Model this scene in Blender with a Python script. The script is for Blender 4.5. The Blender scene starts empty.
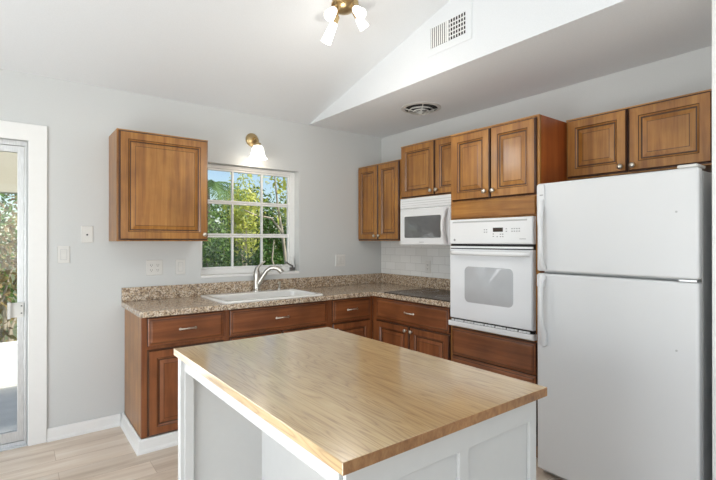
import bpy, math, random
from mathutils import Vector, Matrix
random.seed(7)
S = bpy.context.scene
COL = S.collection
PI = math.pi

# ------------------------------------------------------------------ camera, world, sun, large lights, exposure
cam = bpy.data.cameras.new('camera')
cam.sensor_fit = 'HORIZONTAL'; cam.sensor_width = 36; cam.lens = 36 * 448.1 / 716
cam.clip_start = 0.02; cam.clip_end = 200
camo = bpy.data.objects.new('camera', cam); COL.objects.link(camo)
camo.location = (-3.169, -3.713, 1.366)
camo.rotation_euler = (math.radians(90.104), 0, math.radians(-37.489))
S.camera = camo

W = bpy.data.worlds.new('sky'); S.world = W; W.use_nodes = True
wn = W.node_tree.nodes; wl = W.node_tree.links
sky = wn.new('ShaderNodeTexSky'); sky.sky_type = 'NISHITA'; sky.sun_disc = False
sky.sun_elevation = math.radians(52); sky.sun_rotation = math.radians(140)
sky.air_density = 1.0; sky.dust_density = 0.6; sky.ozone_density = 1.2
wn['Background'].inputs['Strength'].default_value = 0.17
wl.new(sky.outputs[0], wn['Background'].inputs['Color'])

sun = bpy.data.lights.new('sun', 'SUN'); sun.energy = 6.5; sun.angle = 0.01; sun.color = (1, .95, .86)
suno = bpy.data.objects.new('sun', sun); COL.objects.link(suno); suno.location = (3, -8, 12)
suno.rotation_euler = Vector((-0.42, 0.50, -0.90)).to_track_quat('-Z', 'Y').to_euler()

def area(name, loc, d, sx, sy, power, color, spread=180):
    l = bpy.data.lights.new(name, 'AREA'); l.shape = 'RECTANGLE'; l.size = sx; l.size_y = sy
    l.energy = power; l.color = color; l.spread = math.radians(spread)
    o = bpy.data.objects.new(name, l); COL.objects.link(o); o.location = loc
    o.rotation_euler = Vector(d).to_track_quat('-Z', 'Y').to_euler()
    return o
area('daylight_left_window', (-5.38, -3.0, 1.45), (1, 0, .35), 3.3, 1.8, 9, (.95, .98, 1))
area('front_wall_fill', (-2.9, -6.38, 1.5), (0, 1, .9), 2.8, 1.7, 32, (.95, .98, 1), 150)  # added fill from an invented opening behind the camera, aimed up at the ceiling
area('daylight_sliding_door', (-4.12, .30, 1.05), (.25, -1, -.1), 1.4, 1.9, 36, (.96, .985, 1))
area('low_up_fill', (-4.35, -2.7, .12), (1, .1, .85), 1.8, 4.2, 150, (.95, .98, 1))  # added unseen fill light near the floor, lifting ceiling and soffit

vs = S.view_settings
vs.view_transform = 'Standard'; vs.look = 'None'; vs.gamma = 1; vs.exposure = 0.06
vs.use_curve_mapping = False

# ------------------------------------------------------------------ materials
def newmat(name):
    m = bpy.data.materials.new(name); m.use_nodes = True
    nt = m.node_tree; return m, nt, nt.nodes['Principled BSDF']
def lin(r, g, b):
    f = lambda c: (c / 255 / 12.92) if c <= 10 else ((c / 255 + .055) / 1.055) ** 2.4
    return (f(r), f(g), f(b), 1)
def node(nt, t, **kw):
    n = nt.nodes.new(t)
    for k, v in kw.items():
        if k in n.inputs: n.inputs[k].default_value = v
        else: setattr(n, k, v)
    return n
def coords(nt, scale=(1, 1, 1), out='Object', rot=(0, 0, 0)):
    tc = nt.nodes.new('ShaderNodeTexCoord'); mp = nt.nodes.new('ShaderNodeMapping')
    mp.inputs['Scale'].default_value = scale; mp.inputs['Rotation'].default_value = rot
    nt.links.new(tc.outputs[out], mp.inputs[0]); return mp.outputs[0]
def ramp(nt, fac, stops, interp='LINEAR'):
    r = nt.nodes.new('ShaderNodeValToRGB'); e = r.color_ramp; e.interpolation = interp
    while len(e.elements) < len(stops): e.elements.new(.5)
    for i, (p, c) in enumerate(stops):
        e.elements[i].position = p; e.elements[i].color = c
    nt.links.new(fac, r.inputs[0]); return r.outputs[0]
def mix(nt, a, b, fac, mode='MIX'):
    m = nt.nodes.new('ShaderNodeMix'); m.data_type = 'RGBA'; m.blend_type = mode
    for v, i in ((fac, 0), (a, 6), (b, 7)):
        if hasattr(v, 'node'): nt.links.new(v, m.inputs[i])
        else: m.inputs[i].default_value = v
    return m.outputs[2]
def bump(nt, b, h, strength, dist=.002):
    n = nt.nodes.new('ShaderNodeBump'); n.inputs['Strength'].default_value = strength
    n.inputs['Distance'].default_value = dist
    nt.links.new(h, n.inputs['Height']); nt.links.new(n.outputs[0], b.inputs['Normal'])
def setp(b, **kw):
    for k, v in kw.items(): b.inputs[k.replace('_', ' ')].default_value = v

def paint(name, col, rough=.6, nscale=40, amt=.03, bstr=.05, coat=0):
    m, nt, b = newmat(name)
    n = node(nt, 'ShaderNodeTexNoise', Scale=nscale, Detail=3.0)
    nt.links.new(coords(nt), n.inputs['Vector'])
    c2 = tuple(x * (1 - amt) for x in col[:3]) + (1,)
    nt.links.new(ramp(nt, n.outputs[0], [(.35, c2), (.65, col)]), b.inputs['Base Color'])
    setp(b, Roughness=rough)
    if coat: setp(b, Coat_Weight=coat, Coat_Roughness=.1)
    if bstr: bump(nt, b, n.outputs[0], bstr)
    return m
M = {}
M['wall'] = paint('wall paint', lin(209, 211, 210), .75, 120, .02, .08)
M['ceiling'] = paint('ceiling paint', lin(229, 232, 234), .85, 160, .03, .12)
M['trimwhite'] = paint('trim paint', lin(238, 238, 236), .35, 30, .01, .02)
M['islandwhite'] = paint('island paint', lin(206, 207, 206), .4, 30, .015, .03)
M['enamel'] = paint('white enamel', lin(236, 237, 238), .22, 60, .01, .0, .3)
M['texenamel'] = paint('textured white enamel', lin(221, 222, 223), .33, 900, .01, .12)
M['fridgetrim'] = paint('white fridge trim', lin(224, 225, 226), .3, 60, .01, 0)
M['plastic'] = paint('white plastic', lin(219, 218, 214), .35, 60, .01, 0)
M['greyplastic'] = paint('grey plastic', lin(185, 186, 186), .4, 60, .02, 0)
M['mark'] = paint('grey print', lin(150, 150, 152), .5, 60, .02, 0)
M['dark'] = paint('dark void', lin(22, 22, 23), .7, 60, .1, 0)
M['display'] = paint('oven display', lin(62, 48, 42), .12, 60, .1, 0)
M['porcelain'] = paint('porcelain', lin(240, 239, 235), .12, 20, .01, 0, .5)
M['ovenglass'] = paint('white oven glass', lin(233, 235, 238), .05, 20, .005, 0, .6)
M['ovenwindow'] = paint('grey oven window', lin(186, 188, 191), .05, 20, .02, 0, .6)
M['stucco'] = paint('cream stucco', lin(186, 178, 158), .9, 90, .05, .2)
M['whitestucco'] = paint('white stucco', lin(232, 232, 228), .85, 90, .04, .2)
M['concrete'] = paint('patio concrete', lin(205, 202, 196), .85, 6, .12, .1)
M['shutter'] = paint('vent enamel', lin(206, 205, 200), .4, 60, .03, 0)

def metal(name, col, rough, aniso=0):
    m, nt, b = newmat(name)
    n = node(nt, 'ShaderNodeTexNoise', Scale=220.0, Detail=2.0)
    nt.links.new(coords(nt, (1, 1, .08)), n.inputs['Vector'])
    nt.links.new(ramp(nt, n.outputs[0], [(.3, tuple(c * .82 for c in col[:3]) + (1,)), (.7, col)]), b.inputs['Base Color'])
    setp(b, Metallic=1.0, Roughness=rough); return m
M['nickel'] = metal('brushed nickel', (.62, .59, .54, 1), .28)
M['pewter'] = metal('satin pewter', (.70, .66, .58, 1), .32)
M['chrome'] = metal('chrome', (.8, .8, .82, 1), .12)
M['brass'] = metal('antique brass', (.56, .42, .22, 1), .3)
M['aluminium'] = metal('mill aluminium', (.74, .75, .76, 1), .42)
M['bronze'] = metal('dark operator metal', (.30, .29, .28, 1), .4)

def wood(name, scale, c0, c1, c2, rough=.38):
    m, nt, b = newmat(name)
    v = coords(nt, scale)
    n = node(nt, 'ShaderNodeTexNoise', Scale=1.0, Detail=7.0, Roughness=.62, Distortion=.5)
    nt.links.new(v, n.inputs['Vector'])
    base = ramp(nt, n.outputs[0], [(.28, c0), (.5, c1), (.74, c2)])
    n2 = node(nt, 'ShaderNodeTexNoise', Scale=4.5, Detail=3.0)
    nt.links.new(coords(nt), n2.inputs['Vector'])
    blotch = ramp(nt, n2.outputs[0], [(.3, (.72, .68, .64, 1)), (.65, (1.08, 1.06, 1.04, 1))])
    nt.links.new(mix(nt, base, blotch, 1.0, 'MULTIPLY'), b.inputs['Base Color'])
    setp(b, Roughness=rough, Coat_Weight=.25, Coat_Roughness=.2)
    bump(nt, b, n.outputs[0], .06, .001)
    return m
CW = (lin(126, 78, 31), lin(157, 106, 46), lin(182, 131, 64))
CP = (lin(160, 112, 60), lin(186, 138, 82), lin(204, 160, 104))
CB = (lin(108, 60, 31), lin(131, 76, 41), lin(152, 96, 57))  # base cabinet maple, redder, with the island's shade mixed into the colour
CV = (lin(140, 66, 24), lin(162, 84, 34), lin(178, 100, 46))
M['wood_v'] = wood('stained maple upright grain', (26, 26, 1.6), *CW)
M['wood_h'] = wood('stained maple level grain', (1.6, 26, 26), *CW)
M['lip'] = wood('pale wood lip', (2, 26, 26), *CP)
M['base_v'] = wood('shade-darkened maple upright grain', (26, 26, 1.6), *CB)
M['base_h'] = wood('shade-darkened maple level grain', (1.6, 26, 26), *CB)
M['veneer'] = wood('reddish side veneer', (20, 20, 1.2), *CV)
M['glaze_shade'] = wood('dark glazed grooves and painted edge shade', (20, 20, 3), lin(58, 32, 14), lin(74, 42, 20), lin(92, 54, 28))  # groove pigment; also paints the shadow line around doors and drawers

def granite(name):
    m, nt, b = newmat(name)
    v = coords(nt)
    vo = node(nt, 'ShaderNodeTexVoronoi', Scale=120.0, Randomness=1.0); nt.links.new(v, vo.inputs['Vector'])
    sx = nt.nodes.new('ShaderNodeSeparateColor'); nt.links.new(vo.outputs['Color'], sx.inputs[0])
    c = ramp(nt, sx.outputs[0], [(0, lin(70, 56, 46)), (.13, lin(112, 88, 70)), (.3, lin(172, 146, 118)), (.5, lin(202, 182, 156)),
                                 (.74, lin(224, 212, 194)), (.93, lin(136, 128, 120))], 'CONSTANT')
    n = node(nt, 'ShaderNodeTexNoise', Scale=26.0, Detail=5.0); nt.links.new(v, n.inputs['Vector'])
    c2 = ramp(nt, n.outputs[0], [(.32, lin(160, 136, 112)), (.55, lin(196, 176, 152)), (.7, lin(216, 204, 188))])
    out = mix(nt, c, c2, .36)
    nt.links.new(out, b.inputs['Base Color']); setp(b, Roughness=.18, Coat_Weight=.3, Coat_Roughness=.05)
    return m
M['granite'] = granite('speckled beige granite')

def cookglass():
    m, nt, b = newmat('black ceramic glass')
    vo = node(nt, 'ShaderNodeTexVoronoi', Scale=170.0); nt.links.new(coords(nt), vo.inputs['Vector'])
    sx = nt.nodes.new('ShaderNodeSeparateColor'); nt.links.new(vo.outputs['Color'], sx.inputs[0])
    nt.links.new(ramp(nt, sx.outputs[0], [(0, lin(20, 18, 17)), (.6, lin(62, 48, 38)), (.85, lin(112, 90, 72))], 'CONSTANT'), b.inputs['Base Color'])
    setp(b, Roughness=.22, Specular_IOR_Level=.12); return m
M['cookglass'] = cookglass()

def butcher():
    # staves run along y, each of its own tone, with cathedral grain
    m, nt, b = newmat('oak butcher block')
    v = coords(nt, (1, 1, 1), 'Object', (0, 0, PI / 2))
    br = node(nt, 'ShaderNodeTexBrick', Scale=1.0)
    br.offset = .37; br.offset_frequency = 1; br.squash = 1
    br.inputs['Color1'].default_value = (0, 0, 0, 1); br.inputs['Color2'].default_value = (1, 1, 1, 1); br.inputs['Mortar'].default_value = (.4, .4, .4, 1)
    br.inputs['Mortar Size'].default_value = .0006; br.inputs['Brick Width'].default_value = 2.6; br.inputs['Row Height'].default_value = .112
    br.inputs['Bias'].default_value = 0
    nt.links.new(v, br.inputs['Vector'])
    sep = nt.nodes.new('ShaderNodeSeparateColor'); nt.links.new(br.outputs['Color'], sep.inputs[0])
    # shift grain per stave
    sc = nt.nodes.new('ShaderNodeVectorMath'); sc.operation = 'SCALE'; sc.inputs['Scale'].default_value = 9.0
    nt.links.new(br.outputs['Color'], sc.inputs[0])
    ad = nt.nodes.new('ShaderNodeVectorMath'); ad.operation = 'ADD'
    nt.links.new(coords(nt, (15, 1.0, 15)), ad.inputs[0]); nt.links.new(sc.outputs[0], ad.inputs[1])
    n0 = node(nt, 'ShaderNodeTexNoise', Scale=1.0, Detail=2.0, Roughness=.5, Distortion=.3); nt.links.new(ad.outputs[0], n0.inputs['Vector'])
    mu = nt.nodes.new('ShaderNodeMath'); mu.operation = 'MULTIPLY'; mu.inputs[1].default_value = 30.0
    nt.links.new(n0.outputs[0], mu.inputs[0])
    fr = nt.nodes.new('ShaderNodeMath'); fr.operation = 'PINGPONG'; fr.inputs[1].default_value = 1.0
    nt.links.new(mu.outputs[0], fr.inputs[0])
    fib = node(nt, 'ShaderNodeTexNoise', Scale=1.0, Detail=5.0, Roughness=.7); nt.links.new(coords(nt, (190, 6, 190)), fib.inputs['Vector'])
    rings = ramp(nt, fr.outputs[0], [(0, lin(178, 144, 96)), (.30, lin(203, 171, 119)), (1, lin(213, 184, 133))])
    fibc = ramp(nt, fib.outputs[0], [(.34, (.76, .72, .66, 1)), (.52, (1.02, 1.02, 1.02, 1))])
    c = mix(nt, rings, fibc, .8, 'MULTIPLY')
    tone = ramp(nt, sep.outputs[0], [(0, (.84, .79, .73, 1)), (.5, (.97, .96, .94, 1)), (1, (1.05, 1.05, 1.05, 1))])
    c = mix(nt, c, tone, 1.0, 'MULTIPLY')
    big = node(nt, 'ShaderNodeTexNoise', Scale=1.0, Detail=2.0); nt.links.new(coords(nt, (3, .8, 3)), big.inputs['Vector'])
    c = mix(nt, c, ramp(nt, big.outputs[0], [(.3, (.92, .9, .87, 1)), (.7, (1.03, 1.03, 1.03, 1))]), 1.0, 'MULTIPLY')
    nt.links.new(c, b.inputs['Base Color'])
    setp(b, Roughness=.34, Coat_Weight=1.0, Coat_Roughness=.16, Coat_IOR=2.2)
    bump(nt, b, fib.outputs[0], .05, .001)
    return m
M['butcher'] = butcher()
M['endgrain'] = wood('oak end grain', (60, 60, 30), lin(132, 92, 58), lin(160, 118, 78), lin(184, 144, 100), .45)

def planks():
    m, nt, b = newmat('pale oak plank floor')
    v = coords(nt)
    br = node(nt, 'ShaderNodeTexBrick', Scale=1.0); br.offset = .37; br.offset_frequency = 2
    br.inputs['Color1'].default_value = (0, 0, 0, 1); br.inputs['Color2'].default_value = (1, 1, 1, 1); br.inputs['Mortar'].default_value = (.3, .3, .3, 1)
    br.inputs['Mortar Size'].default_value = .0012; br.inputs['Brick Width'].default_value = 1.25; br.inputs['Row Height'].default_value = .18
    nt.links.new(v, br.inputs['Vector'])
    sep = nt.nodes.new('ShaderNodeSeparateColor'); nt.links.new(br.outputs['Color'], sep.inputs[0])
    sc = nt.nodes.new('ShaderNodeVectorMath'); sc.operation = 'SCALE'; sc.inputs['Scale'].default_value = 7.0
    nt.links.new(br.outputs['Color'], sc.inputs[0])
    ad = nt.nodes.new('ShaderNodeVectorMath'); ad.operation = 'ADD'
    nt.links.new(coords(nt, (1.6, 15, 1)), ad.inputs[0]); nt.links.new(sc.outputs[0], ad.inputs[1])
    n = node(nt, 'ShaderNodeTexNoise', Scale=1.0, Detail=6.0, Roughness=.62, Distortion=.6); nt.links.new(ad.outputs[0], n.inputs['Vector'])
    c = ramp(nt, n.outputs[0], [(.28, lin(200, 180, 160)), (.5, lin(224, 208, 190)), (.72, lin(236, 224, 210))])
    t = ramp(nt, sep.outputs[0], [(0, (.84, .82, .80, 1)), (1, (1.04, 1.04, 1.04, 1))])
    c = mix(nt, c, t, 1.0, 'MULTIPLY')
    c = mix(nt, c, lin(176, 152, 128), br.outputs['Fac'])
    nt.links.new(c, b.inputs['Base Color']); setp(b, Roughness=.33)
    bump(nt, b, n.outputs[0], .04, .001)
    return m
M['floor'] = planks()

def tiles():
    m, nt, b = newmat('white subway tile')
    tc = nt.nodes.new('ShaderNodeTexCoord'); sp = nt.nodes.new('ShaderNodeSeparateXYZ'); cb = nt.nodes.new('ShaderNodeCombineXYZ')
    nt.links.new(tc.outputs['Object'], sp.inputs[0]); nt.links.new(sp.outputs['Y'], cb.inputs['X']); nt.links.new(sp.outputs['Z'], cb.inputs['Y'])
    br = node(nt, 'ShaderNodeTexBrick', Scale=1.0); br.offset = .5
    br.inputs['Color1'].default_value = lin(228, 228, 225); br.inputs['Color2'].default_value = lin(236, 236, 234); br.inputs['Mortar'].default_value = lin(212, 212, 209)
    br.inputs['Mortar Size'].default_value = .0022; br.inputs['Brick Width'].default_value = .152; br.inputs['Row Height'].default_value = .0762
    nt.links.new(cb.outputs[0], br.inputs['Vector'])
    nt.links.new(br.outputs['Color'], b.inputs['Base Color']); setp(b, Roughness=.2)
    inv = nt.nodes.new('ShaderNodeMath'); inv.operation = 'SUBTRACT'; inv.inputs[0].default_value = 1
    nt.links.new(br.outputs['Fac'], inv.inputs[1]); bump(nt, b, inv.outputs[0], .35, .002)
    return m
M['tile'] = tiles()

def glass(name, tint=(1, 1, 1, 1), refl=.12):
    m, nt, b = newmat(name)
    tr = nt.nodes.new('ShaderNodeBsdfTransparent'); tr.inputs[0].default_value = tint
    gl = nt.nodes.new('ShaderNodeBsdfGlossy'); gl.inputs['Roughness'].default_value = .02
    fr = nt.nodes.new('ShaderNodeFresnel'); fr.inputs[0].default_value = 1.45
    n = node(nt, 'ShaderNodeTexNoise', Scale=3.0); nt.links.new(coords(nt), n.inputs['Vector'])
    mul = nt.nodes.new('ShaderNodeMath'); mul.operation = 'MULTIPLY'; nt.links.new(fr.outputs[0], mul.inputs[0])
    nt.links.new(ramp(nt, n.outputs[0], [(.3, (.8, .8, .8, 1)), (.7, (1, 1, 1, 1))]), mul.inputs[1])
    mx = nt.nodes.new('ShaderNodeMixShader'); nt.links.new(mul.outputs[0], mx.inputs[0])
    nt.links.new(tr.outputs[0], mx.inputs[1]); nt.links.new(gl.outputs[0], mx.inputs[2])
    nt.links.new(mx.outputs[0], nt.nodes['Material Output'].inputs[0])
    nt.nodes.remove(b); return m
M['glass'] = glass('window glass', (.97, .98, .975, 1))

def mwglass():
    m, nt, b = newmat('microwave door mesh glass')
    vo = node(nt, 'ShaderNodeTexVoronoi', Scale=420.0); nt.links.new(coords(nt), vo.inputs['Vector'])
    nt.links.new(ramp(nt, vo.outputs['Distance'], [(.2, lin(70, 71, 73)), (.5, lin(112, 113, 114))]), b.inputs['Base Color'])
    setp(b, Roughness=.06, Coat_Weight=.6, Coat_Roughness=.02); return m
M['mwglass'] = mwglass()

def emis(name, col, st):
    m, nt, b = newmat(name)
    n = node(nt, 'ShaderNodeTexNoise', Scale=12.0); nt.links.new(coords(nt), n.inputs['Vector'])
    nt.links.new(ramp(nt, n.outputs[0], [(.3, tuple(c * .95 for c in col[:3]) + (1,)), (.7, col)]), b.inputs['Emission Color'])
    setp(b, Base_Color=(.9, .88, .84, 1), Roughness=.3, Emission_Strength=st); return m
M['lampglass'] = emis('lit frosted shade', (1, .96, .89, 1), 1.6)
M['bulb'] = emis('lit bulb', (1, .93, .8, 1), 8.0)

def leafmat(name, c0, c1, c2, trans=.35):
    m, nt, b = newmat(name)
    n = node(nt, 'ShaderNodeTexNoise', Scale=5.0, Detail=4.0); nt.links.new(coords(nt), n.inputs['Vector'])
    w = node(nt, 'ShaderNodeTexWhiteNoise'); nt.links.new(coords(nt, (23, 23, 23)), w.inputs[0])
    c = ramp(nt, n.outputs[0], [(.3, c0), (.5, c1), (.7, c2)])
    nt.links.new(c, b.inputs['Base Color']); setp(b, Roughness=.5)
    tl = nt.nodes.new('ShaderNodeBsdfTranslucent'); nt.links.new(c, tl.inputs[0])
    mx = nt.nodes.new('ShaderNodeMixShader'); mx.inputs[0].default_value = trans
    nt.links.new(b.outputs[0], mx.inputs[1]); nt.links.new(tl.outputs[0], mx.inputs[2])
    nt.links.new(mx.outputs[0], nt.nodes['Material Output'].inputs[0]); return m
M['leaf_dark'] = leafmat('dark hedge leaf', lin(38, 64, 26), lin(66, 102, 40), lin(106, 138, 62))
M['leaf_mid'] = leafmat('mid green leaf', lin(62, 92, 38), lin(100, 134, 54), lin(144, 168, 82))
M['leaf_yellow'] = leafmat('yellow green leaf', lin(150, 164, 66), lin(196, 202, 92), lin(230, 226, 134))
M['leaf_palm'] = leafmat('palm leaf', lin(70, 100, 52), lin(110, 142, 80), lin(152, 178, 118))
M['leaf_dry'] = leafmat('dry leaf', lin(120, 98, 62), lin(158, 136, 90), lin(178, 172, 110))
M['bark_pale'] = wood('pale bark', (14, 14, 3), lin(150, 140, 124), lin(186, 176, 160), lin(212, 204, 190), .9)
M['bark'] = wood('grey brown bark', (14, 14, 3), lin(84, 74, 64), lin(116, 104, 92), lin(146, 134, 120), .9)
M['ground'] = leafmat('lawn and leaf litter', lin(88, 84, 50), lin(104, 112, 60), lin(128, 126, 84), .0)

# ------------------------------------------------------------------ mesh helpers
class MB:
    def __init__(self): self.v = []; self.f = []; self.m = []
    def add(self, vs, fs, mi=0):
        n = len(self.v); self.v += [tuple(p) for p in vs]
        for f in fs: self.f.append([i + n for i in f]); self.m.append(mi)
        return self
    def box(self, x0, x1, y0, y1, z0, z1, mi=0):
        x0, x1 = sorted((x0, x1)); y0, y1 = sorted((y0, y1)); z0, z1 = sorted((z0, z1))
        vs = [(x, y, z) for x in (x0, x1) for y in (y0, y1) for z in (z0, z1)]
        return self.add(vs, [(0, 1, 3, 2), (4, 6, 7, 5), (0, 4, 5, 1), (2, 3, 7, 6), (0, 2, 6, 4), (1, 5, 7, 3)], mi)
    def cells(self, us, vs_, inside, w0, w1, to, mi=0):
        """slab made of a grid of cells; to(u,v,w) -> xyz; inside(i,j) tells which cells are solid"""
        ids = {}
        base = len(self.v)
        def V(i, j, k):
            if (i, j, k) not in ids:
                ids[(i, j, k)] = len(self.v); self.v.append(tuple(to(us[i], vs_[j], (w0, w1)[k])))
            return ids[(i, j, k)]
        nu, nv = len(us) - 1, len(vs_) - 1
        ok = lambda i, j: 0 <= i < nu and 0 <= j < nv and inside(i, j)
        def F(*q): self.f.append(list(q)); self.m.append(mi)
        for i in range(nu):
            for j in range(nv):
                if not ok(i, j): continue
                F(V(i, j, 0), V(i, j + 1, 0), V(i + 1, j + 1, 0), V(i + 1, j, 0))
                F(V(i, j, 1), V(i + 1, j, 1), V(i + 1, j + 1, 1), V(i, j + 1, 1))
                if not ok(i - 1, j): F(V(i, j, 0), V(i, j, 1), V(i, j + 1, 1), V(i, j + 1, 0))
                if not ok(i + 1, j): F(V(i + 1, j, 0), V(i + 1, j + 1, 0), V(i + 1, j + 1, 1), V(i + 1, j, 1))
                if not ok(i, j - 1): F(V(i, j, 0), V(i + 1, j, 0), V(i + 1, j, 1), V(i, j, 1))
                if not ok(i, j + 1): F(V(i, j + 1, 0), V(i, j + 1, 1), V(i + 1, j + 1, 1), V(i + 1, j + 1, 0))
        return self
    def prism(self, poly, a0, a1, to, mi=0):
        n = len(poly)
        vs = [to(p, q, a0) for p, q in poly] + [to(p, q, a1) for p, q in poly]
        fs = [tuple(range(n - 1, -1, -1)), tuple(range(n, 2 * n))] + [(i, (i + 1) % n, n + (i + 1) % n, n + i) for i in range(n)]
        return self.add(vs, fs, mi)
    def tube(self, pts, r, n=10, mi=0, squash=None, caps=True):
        """round tube along pts, r scalar or list; squash=(axis vector, factor) flattens the section"""
        P = [Vector(p) for p in pts]; R = r if isinstance(r, (list, tuple)) else [r] * len(P)
        rings = []; up = None
        for i, p in enumerate(P):
            t = (P[min(i + 1, len(P) - 1)] - P[max(i - 1, 0)]).normalized()
            if up is None:
                up = Vector((0, 0, 1)) if abs(t.z) < .9 else Vector((1, 0, 0))
            a = (up - t * up.dot(t)).normalized(); bb = t.cross(a); up = a
            ring = []
            for k in range(n):
                w = 2 * PI * k / n; d = a * math.cos(w) * R[i] + bb * math.sin(w) * R[i]
                if squash:
                    ax = Vector(squash[0]).normalized(); d = d - ax * d.dot(ax) * (1 - squash[1])
                ring.append(p + d)
            rings.append(ring)
        vs = [q for rg in rings for q in rg]; fs = []
        for i in range(len(P) - 1):
            for k in range(n):
                k2 = (k + 1) % n
                fs.append((i * n + k, i * n + k2, (i + 1) * n + k2, (i + 1) * n + k))
        if caps:
            fs.append(tuple(range(n - 1, -1, -1))); fs.append(tuple((len(P) - 1) * n + k for k in range(n)))
        return self.add(vs, fs, mi)
    def lathe(self, prof, n=24, o=(0, 0, 0), ax=(0, 0, 1), mi=0, closed=False):
        """prof [(radius, height)] revolved about ax through o"""
        q = Vector(ax).to_track_quat('Z', 'Y'); o = Vector(o); vs = []; fs = []
        for r, h in prof:
            for k in range(n):
                w = 2 * PI * k / n
                vs.append(o + q @ Vector((r * math.cos(w), r * math.sin(w), h)))
        m = len(prof)
        for i in range(m if closed else m - 1):
            for k in range(n):
                k2 = (k + 1) % n; j = (i + 1) % m
                fs.append((i * n + k, i * n + k2, j * n + k2, j * n + k))
        if not closed:
            fs.append(tuple(range(n - 1, -1, -1))); fs.append(tuple((m - 1) * n + k for k in range(n)))
        return self.add(vs, fs, mi)
    def rings(self, x0, x1, z0, z1, prof, mats, fill=True, back=True, corner=0):
        """concentric rectangles on a front facing -y: prof [(inset, y)], mats per band"""
        loops = []
        base = len(self.v)
        for ins, y in prof:
            loops.append([(x0 + ins, y, z0 + ins), (x1 - ins, y, z0 + ins), (x1 - ins, y, z1 - ins), (x0 + ins, y, z1 - ins)])
        vs = [p for l in loops for p in l]
        self.v += vs
        for i in range(len(prof) - 1):
            for k in range(4):
                k2 = (k + 1) % 4; a = base + i * 4
                self.f.append([a + k, a + k2, a + 4 + k2, a + 4 + k]); self.m.append(mats[i])
        if fill: a = base + (len(prof) - 1) * 4; self.f.append([a, a + 1, a + 2, a + 3]); self.m.append(mats[-1])
        if back: self.f.append([base + 3, base + 2, base + 1, base]); self.m.append(mats[0])
        return self
    def build(self, name, mats, parent=None, bevel=0, smooth=None, seg=2):
        me = bpy.data.meshes.new(name); me.from_pydata(self.v, [], self.f)
        if not isinstance(mats, (list, tuple)): mats = [mats]
        for m in mats: me.materials.append(M[m])
        for p, i in zip(me.polygons, self.m): p.material_index = i
        if smooth is not None:
            for p in me.polygons: p.use_smooth = True
            me.set_sharp_from_angle(angle=math.radians(smooth))
        me.update()
        o = bpy.data.objects.new(name, me); COL.objects.link(o)
        if parent: o.parent = parent
        if bevel:
            b = o.modifiers.new('edge', 'BEVEL'); b.width = bevel; b.segments = seg; b.limit_method = 'ANGLE'; b.angle_limit = math.radians(40)
            b.harden_normals = False
        return o
def tag(o, label, cat, group=None):
    o['label'] = label; o['category'] = cat
    if group: o['group'] = group
    return o
def thing(name, label, cat, loc=(0, 0, 0), rz=0, group=None):
    o = bpy.data.objects.new(name, None); COL.objects.link(o); o.empty_display_size = .1
    o.location = loc; o.rotation_euler = (0, 0, rz); return tag(o, label, cat, group)
def struct(o): o['kind'] = 'structure'; return o
def sentry(name):
    o = bpy.data.objects.new(name, None); COL.objects.link(o); return struct(o)
XZ = lambda u, v, w: (u, w, v)
YZ = lambda u, v, w: (w, u, v)
XY = lambda u, v, w: (u, v, w)
RW = -PI / 2                      # rotation of everything that stands against the right wall

# ------------------------------------------------------------------ room
L, F, H0, SL, RIDGE = -5.4, -6.4, 2.483, .255, -3.6
HR = H0 - SL * RIDGE
struct(MB().box(L - .14, .14, F - .14, .14, -.1, 0).build('floor', 'floor'))
# window wall with the sliding door and the window cut out
us = [L - .14, -4.92, -3.10, -1.952, -1.024, .14]; vs_ = [0, 1.077, 2.022, 2.036, 2.62]
hole = lambda i, j: (i == 1 and j in (0, 1, 2)) or (i == 3 and j == 1)
struct(MB().cells(us, vs_, lambda i, j: not hole(i, j), 0, .16, XZ).build('wall_back', 'wall'))
struct(MB().box(0, .14, F - .14, 0, 0, 3.6).build('wall_right', 'wall'))
us = [F - .14, -4.7, -1.3, 0]; vs_ = [0, .5, 2.4, 3.6]
struct(MB().cells(us, vs_, lambda i, j: not (i == 1 and j == 1), L - .14, L, YZ).build('wall_left', 'wall'))
us = [L, -4.3, -1.5, 0]; vs_ = [0, .6, 2.4, 3.6]
struct(MB().cells(us, vs_, lambda i, j: not (i == 1 and j == 1), F - .14, F, XZ).build('wall_front', 'wall'))
zf = HR + SL * (F - RIDGE)
cp = [(.2, H0 - .2 * SL), (0, H0), (RIDGE, HR), (F, zf), (F - .2, zf - .2 * SL), (F - .2, zf + .2), (RIDGE, HR + .22), (.2, H0 + .2)]
struct(MB().prism(cp, L - .2, .2, YZ).build('ceiling', 'ceiling'))
sp = [(-.001, H0), (F + .001, H0), (F + .001, zf - .001), (RIDGE, HR - .001), (-.001, H0 + .0008)]
struct(MB().prism(sp, -.92, -.001, YZ).build('soffit', 'ceiling'))
struct(MB().box(-.72, -.001, -3.235, -3.092, 0, H0 - .001).build('wall_partition', 'trimwhite', bevel=.004))
struct(MB().box(-.0065, -.0005, -1.513, -.003, 1.0175, 1.36).build('wall_tile', 'tile'))

# baseboards
bp = [(0, 0), (-.024, 0), (-.024, .012), (-.014, .024), (-.013, .072), (-.006, .085), (0, .085)]
struct(MB().prism(bp, -2.991, -2.545, lambda a, b, w: (w, a, b)).build('baseboard_back', 'trimwhite'))
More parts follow.
